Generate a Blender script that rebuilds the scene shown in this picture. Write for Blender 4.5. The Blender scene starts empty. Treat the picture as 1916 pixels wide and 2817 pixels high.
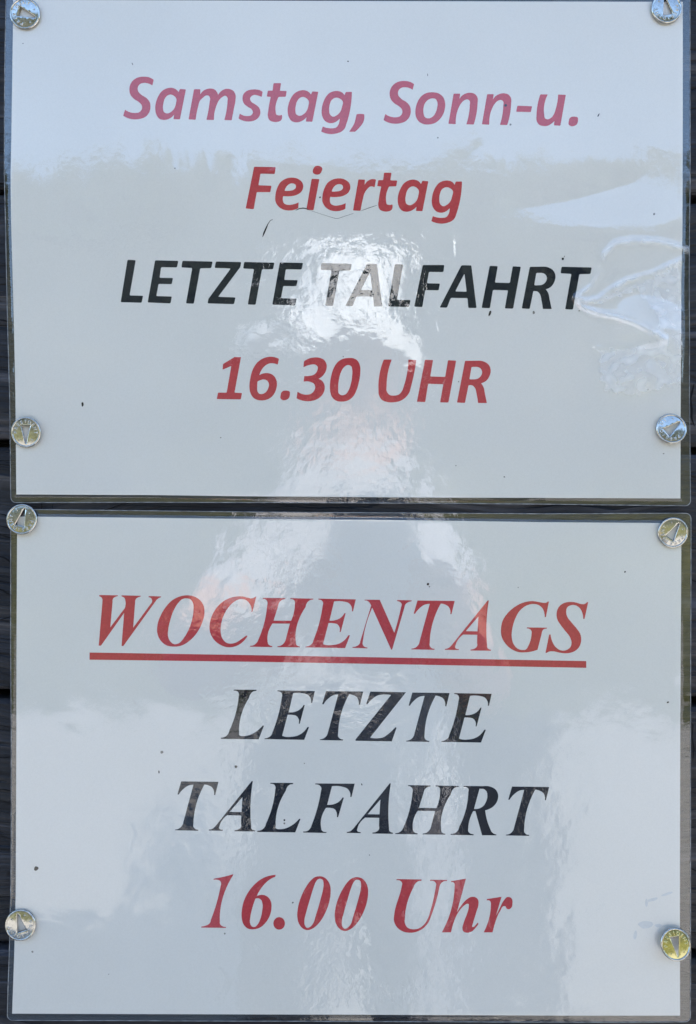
import bpy, bmesh, math, random
from mathutils import Vector, Matrix, noise
from mathutils.geometry import delaunay_2d_cdt

random.seed(7)
S = bpy.context.scene
COL = S.collection
MM = 0.158e-3            # metres on the wall per photo pixel
EYE = 1.45               # height of the middle of the picture above the ground
DIST = 0.36              # phone to sign
PRINT_Y = -0.0009        # depth of the printed paper face in front of the planks

# ------------------------------------------------------------------ camera
cam = bpy.data.cameras.new("camera")
cam_ob = bpy.data.objects.new("camera", cam)
COL.objects.link(cam_ob)
cam_ob.location = (0, PRINT_Y - DIST, EYE)
cam_ob.rotation_euler = (math.radians(90), 0, 0)
cam.sensor_fit = 'VERTICAL'
cam.angle = 2 * math.atan(2817 * MM / 2 / DIST)
cam.clip_start = 0.001
cam.clip_end = 800
S.camera = cam_ob

# ------------------------------------------------------------------ light
SUN_EL, SUN_AZ = math.radians(33), math.radians(18)   # sun behind the wall, to the right
world = bpy.data.worlds.new("World")
S.world = world
world.use_nodes = True
wn = world.node_tree
sky = wn.nodes.new("ShaderNodeTexSky")
sky.sky_type = 'NISHITA'
sky.sun_disc = False
sky.sun_elevation = SUN_EL
sky.sun_rotation = SUN_AZ
sky.altitude = 1200
sky.air_density = 1.0
sky.dust_density = 0.6
sky.ozone_density = 1.0
bg = wn.nodes["Background"]
bg.inputs[1].default_value = 0.138
wn.links.new(sky.outputs[0], bg.inputs[0])

sun = bpy.data.lights.new("sun", 'SUN')
sun.energy = 4.0
sun.angle = math.radians(0.5)
sun.color = (1.0, 0.95, 0.88)
sun_ob = bpy.data.objects.new("sun", sun)
COL.objects.link(sun_ob)
sdir = Vector((math.sin(SUN_AZ) * math.cos(SUN_EL), math.cos(SUN_AZ) * math.cos(SUN_EL), math.sin(SUN_EL)))
sun_ob.rotation_euler = sdir.to_track_quat('Z', 'Y').to_euler()
sun_ob.location = sdir * 30

S.view_settings.view_transform = 'Standard'
S.view_settings.look = 'None'
S.view_settings.exposure = 2.36
S.view_settings.gamma = 1.0
S.render.engine = 'CYCLES'
S.cycles.use_denoising = True
S.cycles.max_bounces = 10
S.cycles.transparent_max_bounces = 16
S.cycles.caustics_reflective = False
S.cycles.caustics_refractive = False

# ------------------------------------------------------------------ helpers
def W(px, py, y=PRINT_Y):
    return Vector(((px - 958) * MM, y, EYE + (1408.5 - py) * MM))

def mesh_ob(name, verts, faces, mats, parent=None, smooth=False):
    me = bpy.data.meshes.new(name)
    me.from_pydata([tuple(v) for v in verts], [], faces)
    for m in (mats if isinstance(mats, (list, tuple)) else [mats]):
        me.materials.append(m)
    if smooth:
        me.polygons.foreach_set("use_smooth", [True] * len(me.polygons))
    me.update()
    ob = bpy.data.objects.new(name, me)
    COL.objects.link(ob)
    if parent:
        ob.parent = parent
    return ob

def empty(name, loc, label, cat, group=None):
    o = bpy.data.objects.new(name, None)
    o.empty_display_size = 0.01
    COL.objects.link(o)
    o.location = loc
    o["label"], o["category"] = label, cat
    if group:
        o["group"] = group
    return o

def tag(o, label, cat):
    o["label"], o["category"] = label, cat
    return o

def keep(child, parent):
    """parent a child built in world space"""
    child.parent = parent
    child.matrix_parent_inverse = Matrix.Translation(parent.location).inverted()
    return child

class NT:
    def __init__(self, name):
        self.m = bpy.data.materials.new(name)
        self.m.use_nodes = True
        self.t = self.m.node_tree
        self.b = self.t.nodes["Principled BSDF"]
        self.out = self.t.nodes["Material Output"]
    def n(self, kind, **kw):
        nd = self.t.nodes.new(kind)
        for k, v in kw.items():
            if k.startswith("i_"):
                key = k[2:]
                key = int(key) if key.isdigit() else key
                if isinstance(v, bpy.types.NodeSocket):
                    self.t.links.new(v, nd.inputs[key])
                else:
                    nd.inputs[key].default_value = v
            else:
                setattr(nd, k, v)
        return nd
    def l(self, a, b):
        self.t.links.new(a, b)
    def math(self, op, a, b=0.0, c=0.0, clamp=False):
        nd = self.t.nodes.new("ShaderNodeMath")
        nd.operation = op
        nd.use_clamp = clamp
        for i, v in enumerate((a, b, c)):
            if isinstance(v, bpy.types.NodeSocket):
                self.l(v, nd.inputs[i])
            else:
                nd.inputs[i].default_value = v
        return nd.outputs[0]
    def pos(self, scale=(1, 1, 1)):
        g = self.n("ShaderNodeNewGeometry")
        mp = self.n("ShaderNodeMapping")
        mp.inputs["Scale"].default_value = scale
        self.l(g.outputs["Position"], mp.inputs["Vector"])
        return mp.outputs[0]
    def noise(self, vec, scale, detail=3, rough=0.5, dist=0.0):
        nd = self.n("ShaderNodeTexNoise")
        nd.inputs["Scale"].default_value = scale
        nd.inputs["Detail"].default_value = detail
        nd.inputs["Roughness"].default_value = rough
        nd.inputs["Distortion"].default_value = dist
        self.l(vec, nd.inputs["Vector"])
        return nd.outputs["Fac"]
    def ramp(self, fac, stops):
        nd = self.n("ShaderNodeValToRGB")
        el = nd.color_ramp.elements
        while len(el) < len(stops):
            el.new(0.5)
        for e, (p, c) in zip(el, stops):
            e.position = p
            e.color = (c, c, c, 1) if isinstance(c, (int, float)) else (*c, 1)
        self.l(fac, nd.inputs[0])
        return nd.outputs[0]
    def bump(self, h, dist, strength=1.0, normal=None):
        nd = self.n("ShaderNodeBump")
        nd.inputs["Strength"].default_value = strength
        nd.inputs["Distance"].default_value = dist
        self.l(h, nd.inputs["Height"])
        if normal is not None:
            self.l(normal, nd.inputs["Normal"])
        return nd.outputs[0]
    def set(self, **kw):
        for k, v in kw.items():
            key = {"color": "Base Color", "rough": "Roughness", "metal": "Metallic", "normal": "Normal", "spec": "Specular IOR Level"}[k]
            if isinstance(v, bpy.types.NodeSocket):
                self.l(v, self.b.inputs[key])
            else:
                self.b.inputs[key].default_value = (*v, 1) if isinstance(v, tuple) else v

# ------------------------------------------------------------------ materials
def film_material(name, f0, tint, ripple=1.0):
    """thin clear plastic: transparent, with a mirror coat whose share follows Schlick's law"""
    N = NT(name)
    N.t.nodes.remove(N.b)
    p = N.pos()
    fine = N.noise(p, 520, 2, 0.55, 0.4)
    mid = N.noise(p, 190, 1, 0.5, 0.3)
    slow = N.noise(p, 26, 1, 0.5)
    where = N.noise(p, 34, 2, 0.55)
    mask = N.ramp(where, [(0.40, 0.10), (0.62, 1.0)])
    ca = N.n("ShaderNodeAttribute"); ca.attribute_name = "calm"          # 1 where the laminate sealed flat
    mask = N.math('MULTIPLY', mask, N.math('SUBTRACT', 1.0, ca.outputs["Fac"]))
    h = N.math('ADD', N.math('MULTIPLY', N.math('MULTIPLY', fine, mask), 0.00012 * ripple),
               N.math('ADD', N.math('MULTIPLY', N.math('MULTIPLY', mid, mask), 0.00022 * ripple), N.math('MULTIPLY', slow, 0.00022)))
    nor = N.bump(h, 1.0)
    geo = N.n("ShaderNodeNewGeometry")
    dot = N.n("ShaderNodeVectorMath", operation='DOT_PRODUCT')
    N.l(nor, dot.inputs[0]); N.l(geo.outputs["Incoming"], dot.inputs[1])
    c = N.math('ABSOLUTE', dot.outputs["Value"])
    s = N.math('POWER', N.math('SUBTRACT', 1.0, c, clamp=True), 5.0)
    fac = N.math('MULTIPLY_ADD', s, 1 - f0, f0)
    tr = N.n("ShaderNodeBsdfTransparent"); tr.inputs[0].default_value = (*tint, 1)
    gl = N.n("ShaderNodeBsdfAnisotropic"); gl.inputs["Roughness"].default_value = 0.02
    gl.inputs["Color"].default_value = (1, 1, 1, 1)
    N.l(nor, gl.inputs["Normal"])
    at = N.n("ShaderNodeAttribute"); at.attribute_name = "painted_glare"     # reflected glare painted white on creases and lifted film
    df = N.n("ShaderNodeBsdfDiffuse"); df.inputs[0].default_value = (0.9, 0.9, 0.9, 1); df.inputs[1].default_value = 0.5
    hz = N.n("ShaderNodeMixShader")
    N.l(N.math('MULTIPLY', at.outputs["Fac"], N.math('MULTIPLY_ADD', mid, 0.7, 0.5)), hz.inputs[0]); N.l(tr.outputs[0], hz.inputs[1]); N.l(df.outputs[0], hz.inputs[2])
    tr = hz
    mx = N.n("ShaderNodeMixShader")
    N.l(fac, mx.inputs[0]); N.l(tr.outputs[0], mx.inputs[1]); N.l(gl.outputs[0], mx.inputs[2])
    N.l(mx.outputs[0], N.out.inputs[0])
    return N.m

M_film = film_material("clear_laminate_front", 0.068, (0.976, 0.963, 0.922))
M_back = film_material("clear_laminate_back", 0.068, (0.93, 0.94, 0.95), 0.6)

def m_paper():
    N = NT("white_paper")
    p = N.pos()
    f = N.noise(N.pos((1, 1, 1)), 1500, 3, 0.6)
    big = N.noise(p, 14, 2, 0.5)
    mix = N.math('MULTIPLY_ADD', f, 0.5, N.math('MULTIPLY', big, 0.5))
    N.set(color=N.ramp(mix, [(0.3, (0.705, 0.702, 0.682)), (0.7, (0.770, 0.768, 0.754))]), rough=0.85, spec=0.2)
    N.set(normal=N.bump(f, 0.00001))
    return N.m
M_paper = m_paper()

def m_print(name, c, v):
    N = NT(name)
    f = N.noise(N.pos(), 900, 3, 0.6)
    lo = tuple(x * (1 - v) for x in c); hi = tuple(x * (1 + v) for x in c)
    N.set(color=N.ramp(f, [(0.3, lo), (0.7, hi)]), rough=0.8, spec=0.15)
    return N.m
M_red = m_print("red_print", (0.50, 0.052, 0.064), 0.10)
M_black = m_print("black_print", (0.008, 0.0115, 0.019), 0.2)
M_speck = m_print("dark_speck", (0.015, 0.013, 0.012), 0.2)
M_grey = m_print("grey_speck", (0.22, 0.21, 0.19), 0.2)

def m_edge():
    N = NT("cut_plastic_edge")
    f = N.noise(N.pos(), 300, 2, 0.5)
    N.set(color=N.ramp(f, [(0.35, (0.14, 0.145, 0.15)), (0.7, (0.34, 0.35, 0.35))]), rough=0.3)
    return N.m
M_edge = m_edge()

def m_wood():
    N = NT("weathered_dark_wood")
    base = N.pos()
    warp = N.n("ShaderNodeTexNoise"); warp.inputs["Scale"].default_value = 9; warp.inputs["Detail"].default_value = 2
    N.l(base, warp.inputs["Vector"])
    wv = N.n("ShaderNodeVectorMath", operation='MULTIPLY_ADD')
    N.l(warp.outputs["Color"], wv.inputs[0]); wv.inputs[1].default_value = (0.0, 0.0, 0.035); N.l(base, wv.inputs[2])
    oi = N.n("ShaderNodeObjectInfo")
    shift = N.n("ShaderNodeCombineXYZ"); N.l(N.math('MULTIPLY', oi.outputs["Random"], 13.0), shift.inputs[0])
    add = N.n("ShaderNodeVectorMath", operation='ADD'); N.l(wv.outputs[0], add.inputs[0]); N.l(shift.outputs[0], add.inputs[1])
    def st(sx, sz):
        mp = N.n("ShaderNodeMapping"); mp.inputs["Scale"].default_value = (sx, 1, sz); N.l(add.outputs[0], mp.inputs["Vector"]); return mp.outputs[0]
    grain = N.noise(st(14, 330), 1.0, 4, 0.65)
    streak = N.noise(st(5, 70), 1.0, 3, 0.55)
    crack = N.noise(st(16, 190), 1.0, 2, 0.5, 0.5)
    crackm = N.ramp(crack, [(0.385, 0.0), (0.43, 1.0)])
    fibre = N.noise(base, 1500, 2, 0.6)
    tone = N.math('ADD', N.math('MULTIPLY', streak, 0.6), N.math('MULTIPLY', grain, 0.4))
    col = N.ramp(tone, [(0.40, (0.005, 0.005, 0.007)), (0.485, (0.012, 0.0115, 0.0125)), (0.54, (0.026, 0.023, 0.022)), (0.62, (0.080, 0.072, 0.070))])
    hue = N.noise(st(3, 36), 1.0, 1, 0.5)
    blue = N.n("ShaderNodeMix", data_type='RGBA', blend_type='MULTIPLY')
    N.l(N.ramp(hue, [(0.42, 0.0), (0.62, 0.75)]), blue.inputs[0]); N.l(col, blue.inputs[6]); blue.inputs[7].default_value = (0.55, 0.75, 1.15, 1)
    dark = N.n("ShaderNodeMix", data_type='RGBA')
    N.l(crackm, dark.inputs[0]); dark.inputs[6].default_value = (0.006, 0.006, 0.008, 1); N.l(blue.outputs[2], dark.inputs[7])
    N.set(color=dark.outputs[2], rough=0.62, spec=0.35)
    h = N.math('ADD', N.math('MULTIPLY', crackm, 0.0012), N.math('ADD', N.math('MULTIPLY', grain, 0.0020), N.math('MULTIPLY', fibre, 0.00008)))
    N.set(normal=N.bump(h, 1.0))
    return N.m
M_wood = m_wood()

def m_metal(name="nickel_plated_steel", lo=(0.40, 0.385, 0.34), hi=(0.58, 0.565, 0.52)):
    N = NT(name)
    p = N.pos()
    f = N.noise(p, 900, 3, 0.6)
    g = N.noise(p, 260, 2, 0.5)
    N.set(color=N.ramp(f, [(0.3, lo), (0.7, hi)]), metal=1.0, rough=N.ramp(f, [(0.35, 0.10), (0.75, 0.22)]))
    N.set(normal=N.bump(N.math('MULTIPLY_ADD', g, 0.00004, N.math('MULTIPLY', f, 0.000006)), 1.0))
    return N.m
M_metal = m_metal()
M_grass_tint = m_metal("grass_tinted_steel", (0.50, 0.46, 0.22), (0.66, 0.61, 0.32))  # yellow of sunlit grass reflection put into the metal colour

def m_simple(name, c, rough=0.7, scale=40, v=0.2, bump=0.0, metal=0.0):
    N = NT(name)
    f = N.noise(N.pos(), scale, 4, 0.6)
    N.set(color=N.ramp(f, [(0.3, tuple(x * (1 - v) for x in c)), (0.7, tuple(min(1, x * (1 + v)) for x in c))]), rough=rough, metal=metal)
    if bump:
        N.set(normal=N.bump(f, bump))
    return N.m
M_gravel = m_simple("pale_gravel", (0.40, 0.37, 0.33), 0.9, 30, 0.25, 0.02)
M_skin = m_simple("skin", (0.50, 0.28, 0.20), 0.55, 60, 0.08)
M_shirt = m_simple("pale_cotton", (0.40, 0.39, 0.40), 0.9, 25, 0.1)
M_trousers = m_simple("grey_trousers", (0.17, 0.17, 0.19), 0.9, 25, 0.2)
M_hat = m_simple("white_cotton", (0.82, 0.81, 0.79), 0.9, 30, 0.05)
M_black_plastic = m_simple("black_plastic", (0.02, 0.02, 0.022), 0.3, 50, 0.1)
M_leaf = m_simple("spruce_needles", (0.024, 0.034, 0.021), 0.8, 0.6, 0.4)

def m_meadow():
    N = NT("alpine_meadow")
    p = N.pos()
    a = N.noise(p, 0.25, 3, 0.6)
    b = N.noise(p, 6, 4, 0.7)
    t = N.math('ADD', N.math('MULTIPLY', a, 0.6), N.math('MULTIPLY', b, 0.4))
    sep = N.n("ShaderNodeSeparateXYZ"); N.l(p, sep.inputs[0])
    near = N.math('ADD', sep.outputs[1], N.math('MULTIPLY', N.math('SUBTRACT', a, 0.5), 14.0))     # mown, drier grass beside the gravel
    far_col = N.ramp(t, [(0.35, (0.015, 0.020, 0.012)), (0.5, (0.029, 0.032, 0.019)), (0.66, (0.075, 0.069, 0.036))])
    near_col = N.ramp(t, [(0.35, (0.050, 0.052, 0.014)), (0.65, (0.120, 0.115, 0.032))])
    mx = N.n("ShaderNodeMix", data_type='RGBA')
    mr = N.n("ShaderNodeMapRange"); N.l(near, mr.inputs[0]); mr.inputs[1].default_value = -17; mr.inputs[2].default_value = -9
    N.l(mr.outputs[0], mx.inputs[0]); N.l(far_col, mx.inputs[6]); N.l(near_col, mx.inputs[7])
    N.set(color=mx.outputs[2], rough=0.9)
    N.set(normal=N.bump(b, 0.05))
    return N.m
M_meadow = m_meadow()

# ------------------------------------------------------------------ ground and the hillside the signs look out on
g = mesh_ob("ground", [(-60, -5.6, 0), (60, -5.6, 0), (60, 60, 0), (-60, 60, 0)], [(0, 1, 2, 3)], M_gravel)
g["kind"] = "structure"; g["label"] = "pale gravel in front of the plank wall"

gv = mesh_ob("added_dark_strip", [(.30, -1.9, .004), (.62, -1.9, .004), (1.15, -4.3, .004), (1.5, -5.58, .004), (.6, -5.58, .004), (.48, -3.8, .004)], [(0, 1, 2, 3, 4, 5)], m_simple("dark_strip", (0.030, 0.031, 0.036), 0.9, 60, 0.3))  # added out of view to darken the reflection over the right-hand lettering
gv["kind"] = "structure"; gv["label"] = "added dark strip on the gravel, darkening the reflections"

def hill_z(x, y):
    d = max(0.0, -y - 5.4)
    z = 0.375 * d * (1 - math.exp(-d / 13)) if d < 220 else 0.375 * 220
    z += 0.03 * min(d, 6) + 0.9 * noise.noise(Vector((x * 0.05, y * 0.05, 3.1))) * min(1, d / 25)
    return z - 0.02
vs, fs = [], []
NX, NY = 70, 90
for j in range(NY + 1):
    y = -5.4 - 230 * (j / NY) ** 1.8
    for i in range(NX + 1):
        x = -140 + 280 * i / NX
        vs.append((x, y, hill_z(x, y)))
for j in range(NY):
    for i in range(NX):
        a = j * (NX + 1) + i
        fs.append((a, a + NX + 1, a + NX + 2, a + 1))
h = mesh_ob("meadow", vs, fs, M_meadow, smooth=True)
h["kind"] = "structure"; h["label"] = "green hillside meadow rising opposite the signs"

vs, fs = [], []
for k in range(1500):
    if k < 900:
        x = random.uniform(-70, 70); y = random.uniform(-104, -80); H = random.uniform(7.9, 8.9)
    else:                                   # thinner clumps lower on the slope
        y = -random.uniform(24, 66); x = random.uniform(-0.75, 0.75) * -y; H = random.uniform(2.5, 5.5) * (-y / 45)
        if noise.noise(Vector((x * 0.09, y * 0.09, 4.4))) < 0.02: continue
    z = hill_z(x, y) - 0.3
    R = H * random.uniform(0.17, 0.24)
    tx = [x, y]
    for t in range(4):
        z0 = z + H * (0.10 + 0.22 * t); z1 = z + H * (0.42 + 0.195 * t)
        r = R * (1 - 0.21 * t); b0 = len(vs)
        for q in range(8):
            a = q * math.pi / 4 + t * 0.4
            rr = r * random.uniform(0.72, 1.15)
            vs.append((x + rr * math.cos(a), y + rr * math.sin(a), z0 + random.uniform(-.25, .25)))
        vs.append((x, y, z1))
        for q in range(8):
            fs.append((b0 + q, b0 + (q + 1) % 8, b0 + 8))
fo = mesh_ob("forest", vs, fs, M_leaf)
fo["kind"] = "stuff"; fo["label"] = "far spruce wood along the top of the meadow"

# ------------------------------------------------------------------ plank wall
WALL_TOP, WALL_L, WALL_R = 1.75, -3.0, 0.42
wall = empty("plank_wall", (0, 0, 0), "dark weathered wall of horizontal wooden planks behind both signs", "wall")
TILT = math.radians(-0.62)
def plank(zc, hgt, y_front, seed):
    rnd = random.Random(seed)
    nseg = 60
    prof = [(-hgt / 2, 0.021), (-hgt / 2, 0.0022), (-hgt / 2 + 0.0018, 0.0004), (-hgt / 2 + 0.008, 0.0), (0, 0.0002), (hgt / 2 - 0.008, 0.0), (hgt / 2 - 0.0018, 0.0004), (hgt / 2, 0.0022), (hgt / 2, 0.021)]
    vs, fs = [], []
    for i in range(nseg + 1):
        x = WALL_L + (WALL_R - WALL_L) * i / nseg
        for (pz, py) in prof:
            e = 0.0009 * noise.noise(Vector((x * 9, seed * 3.7, math.copysign(2, pz)))) if abs(pz) > hgt / 2 - 0.01 else 0
            X = x * math.cos(TILT) - 0
            vs.append((x, y_front + py, zc + pz + e + x * math.tan(TILT)))
    n = len(prof)
    for i in range(nseg):
        for k in range(n - 1):
            a = i * n + k
            fs.append((a, a + n, a + n + 1, a + 1))
    fs.append(tuple(range(n))); fs.append(tuple(reversed(range(nseg * n, nseg * n + n))))
    o = mesh_ob("plank", vs, fs, M_wood, smooth=False)
    o.parent = wall
    return o
# joints between planks as seen at the picture's centre line (photo rows)
joint = 531
pitch = 697
zj = EYE + (1408.5 - joint) * MM
ph = pitch * MM
gap = 24 * MM
k0 = int((zj - 0.02) / ph)
k1 = int((WALL_TOP - zj) / ph) + 1
for k in range(-k0, k1 + 1):
    zt = zj + k * ph
    plank(zt - ph / 2, ph - gap, 0.0006 * ((k * 7) % 3), 11 + k)
bk = mesh_ob("backing_board", [(WALL_L, .022, 0.0), (WALL_R, .022, 0.0), (WALL_R, .022, WALL_TOP), (WALL_L, .022, WALL_TOP),
                               (WALL_L, .045, 0.0), (WALL_R, .045, 0.0), (WALL_R, .045, WALL_TOP), (WALL_L, .045, WALL_TOP)],
             [(0, 1, 2, 3), (5, 4, 7, 6), (4, 0, 3, 7), (1, 5, 6, 2), (3, 2, 6, 7), (4, 5, 1, 0)], M_wood, wall)

# ------------------------------------------------------------------ laminated sheets
def poly_at(pts, t, axis):
    """point of a polyline at fraction t of its span along an axis"""
    a, b = pts[0][axis], pts[-1][axis]
    v = a + (b - a) * t
    for p, q in zip(pts, pts[1:]):
        if (v - p[axis]) * (v - q[axis]) <= 1e-9 or q is pts[-1]:
            f = 0 if q[axis] == p[axis] else (v - p[axis]) / (q[axis] - p[axis])
            return (p[0] + (q[0] - p[0]) * f, p[1] + (q[1] - p[1]) * f)
class Sheet:
    def __init__(self, L, R, T, B):
        self.L, self.R, self.T, self.B = L, R, T, B
        self.c00, self.c10, self.c01, self.c11 = T[0], T[-1], B[0], B[-1]
    def at(self, u, v):
        l, r = poly_at(self.L, v, 1), poly_at(self.R, v, 1)
        t, b = poly_at(self.T, u, 0), poly_at(self.B, u, 0)
        out = []
        for k in (0, 1):
            bil = (self.c00[k] * (1 - u) + self.c10[k] * u) * (1 - v) + (self.c01[k] * (1 - u) + self.c11[k] * u) * v
            out.append((1 - v) * t[k] + v * b[k] + (1 - u) * l[k] + u * r[k] - bil)
        return out
    def w(self): return self.T[-1][0] - self.T[0][0]
    def h(self): return self.B[0][1] - self.T[0][1]

def smooth01(x):
    x = max(0.0, min(1.0, x))
    return x * x * (3 - 2 * x)

def seg_dist(p, a, b):
    ax, ay = a; bx, by = b
    dx, dy = bx - ax, by - ay
    t = max(0, min(1, ((p[0] - ax) * dx + (p[1] - ay) * dy) / (dx * dx + dy * dy + 1e-9)))
    return math.hypot(p[0] - ax - t * dx, p[1] - ay - t * dy), t
def ridge(p, pts, sig, amp):
    d = min(seg_dist(p, a, b)[0] for a, b in zip(pts, pts[1:]))
    return amp * math.exp(-(d / sig) ** 2) if d < 4 * sig else 0.0
def lump(p, c, sx, sy, amp, ang=0.0):
    dx, dy = p[0] - c[0], p[1] - c[1]
    ca, sa = math.cos(ang), math.sin(ang)
    a, b = (dx * ca + dy * sa) / sx, (-dx * sa + dy * ca) / sy
    q = a * a + b * b
    return amp * math.exp(-q) if q < 16 else 0.0

def grid_lines(size, border, fine, coarse):
    out, x = [], 0.0
    while x < border: out.append(x); x += fine
    n = max(1, int((size - 2 * border) / coarse))
    out += [border + (size - 2 * border) * i / n for i in range(n + 1)]
    x = border - fine
    tail = []
    while x >= 0: tail.append(size - x); x -= fine
    out += tail
    out = sorted(set(round(v, 3) for v in out))
    if out[-1] < size - 0.5: out.append(size)
    return [v / size for v in out]

def film(name, pouch, paper, mat, zfun, parent, coarse=9, fine=3, border=48, rc=15, white=None, calm=None):
    us, vs_ = grid_lines(pouch.w(), border, fine, coarse), grid_lines(pouch.h(), border, fine, coarse)
    Wd, Hd = pouch.w(), pouch.h()
    verts, faces, flat = [], [], []
    for v in vs_:
        for u in us:
            a, b = u * Wd, v * Hd
            ca, cb = min(a, Wd - a), min(b, Hd - b)
            if ca < rc and cb < rc:
                px_, py_ = rc - ca, rc - cb
                m = max(px_, py_); n = math.hypot(px_, py_) or 1
                ca2, cb2 = rc - px_ * m / n, rc - py_ * m / n
                a = ca2 if a < Wd / 2 else Wd - ca2
                b = cb2 if b < Hd / 2 else Hd - cb2
            p = pouch.at(a / Wd, b / Hd)
            verts.append(W(p[0], p[1], zfun(p))); flat.append(p)
    n = len(us)
    for j in range(len(vs_) - 1):
        for i in range(n - 1):
            k = j * n + i
            faces.append((k, k + n, k + n + 1, k + 1))
    ob = keep(mesh_ob(name, verts, faces, mat, smooth=True), parent)
    if calm:
        ob.data.attributes.new("calm", 'FLOAT', 'POINT').data.foreach_set("value", [calm(p) for p in flat])
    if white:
        ob.data.attributes.new("painted_glare", 'FLOAT', 'POINT').data.foreach_set("value", [white(p) for p in flat])
    return ob, us, vs_

def inside_paper(paper):
    """signed distance in px into the paper (approximate: distance to its four edges)"""
    def f(p):
        v = (p[1] - paper.T[0][1]) / paper.h(); u = (p[0] - paper.L[0][0]) / paper.w()
        v = max(0, min(1, v)); u = max(0, min(1, u))
        return min(p[0] - poly_at(paper.L, v, 1)[0], poly_at(paper.R, v, 1)[0] - p[0],
                   p[1] - poly_at(paper.T, u, 0)[1], poly_at(paper.B, u, 0)[1] - p[1])
    return f

def paper_sheet(paper, parent):
    verts, faces = [], []
    nu, nv = 40, 40
    for y in (PRINT_Y, PRINT_Y + 0.0001):
        for j in range(nv + 1):
            for i in range(nu + 1):
                p = paper.at(i / nu, j / nv)
                verts.append(W(p[0], p[1], y))
    n = nu + 1; off = n * (nv + 1)
    for j in range(nv):
        for i in range(nu):
            a = j * n + i
            faces.append((a, a + n, a + n + 1, a + 1))
            faces.append((off + a, off + a + 1, off + a + n + 1, off + a + n))
    rim = [i for i in range(nu)] + [j * n + nu for j in range(nv)] + [nv * n + i for i in range(nu, 0, -1)] + [j * n for j in range(nv, 0, -1)]
    for a, b in zip(rim, rim[1:] + rim[:1]):
        faces.append((a, b, off + b, off + a))
    return keep(mesh_ob("paper", verts, faces, M_paper), parent)

def rim_tube(pts3, r, name, mat, parent):
    """closed tube along a ring of points in the wall plane"""
    verts, faces = [], []
    n = len(pts3); k = 6
    for i, p in enumerate(pts3):
        t = (pts3[(i + 1) % n] - pts3[i - 1]).normalized()
        nrm = Vector((0, 1, 0)); side = t.cross(nrm).normalized()
        for q in range(k):
            a = 2 * math.pi * q / k
            verts.append(p + side * (r * math.cos(a)) + nrm * (r * 0.8 * math.sin(a)))
    for i in range(n):
        for q in range(k):
            a, b = i * k + q, i * k + (q + 1) % k
            c, d = ((i + 1) % n) * k + q, ((i + 1) % n) * k + (q + 1) % k
            faces.append((a, b, d, c))
    return keep(mesh_ob(name, verts, faces, mat, smooth=True), parent)

pouch1 = Sheet([(17, -22), (16.5, 0), (13.5, 150), (12, 330), (12, 480), (15, 600), (20, 850), (24, 1000), (27, 1100), (28.5, 1250), (29.5, 1350), (30, 1383)],
               [(1899, -18), (1899.5, 200), (1899.5, 500), (1897, 650), (1897, 900), (1898, 1100), (1900, 1300), (1901, 1391.5)],
               [(17, -22), (1899, -18)],
               [(30, 1383), (400, 1381.8), (700, 1382.5), (1200, 1384.5), (1500, 1387), (1850, 1391), (1901, 1391.5)])
paper1 = Sheet([(37, -1), (36, 100), (34.5, 200), (31.5, 400), (29.8, 480), (31, 600), (35, 750), (39, 900), (43, 1080), (45, 1300), (45.5, 1360)],
               [(1879, 5), (1879, 300), (1878, 640), (1875, 760), (1874, 950), (1873, 1150), (1872.5, 1371)],
               [(37, -1), (900, 2.5), (1879, 5)],
               [(45.5, 1360), (400, 1361.5), (700, 1365.5), (1200, 1369), (1500, 1369.6), (1872.5, 1371)])
pouch2 = Sheet([(30, 1401), (29.7, 1500), (29.5, 1800), (31, 2000), (31, 2300), (29.6, 2450), (25.5, 2620), (22, 2720), (20, 2807.5)],
               [(1902, 1412), (1902, 1600), (1901, 1900), (1901, 2500), (1901, 2700), (1900.5, 2812)],
               [(30, 1401), (400, 1405), (700, 1408.6), (1200, 1411.5), (1500, 1413.5), (1760, 1412), (1902, 1412)],
               [(20, 2807.5), (300, 2808.5), (1000, 2811), (1616, 2813), (1900.5, 2812)])
paper2 = Sheet([(48, 1421), (47.5, 1500), (46, 1800), (46, 2000), (44.5, 2300), (44, 2450), (40, 2620), (36, 2730), (34, 2788.5)],
               [(1875, 1439.5), (1874.5, 1600), (1872, 2000), (1871, 2500), (1871.5, 2794)],
               [(48, 1421), (400, 1424.5), (700, 1428), (1200, 1432), (1500, 1436.5), (1875, 1439.5)],
               [(34, 2788.5), (300, 2789.5), (1000, 2791.5), (1616, 2794), (1871.5, 2794)])

CREASES = [([(1592, 815), (1625, 790), (1650, 742), (1662, 700), (1692, 673), (1740, 666), (1805, 667), (1895, 688)], 8, 0.00036),
           ([(1589, 820), (1612, 829), (1645, 825), (1685, 795), (1722, 774), (1790, 756), (1872, 718)], 8, 0.00036),
           ([(1586, 822), (1602, 846), (1642, 863), (1692, 873), (1742, 892), (1792, 920), (1822, 938)], 8, 0.00040),
           ([(1822, 940), (1740, 955), (1640, 958)], 9, 0.00030)]

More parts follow.
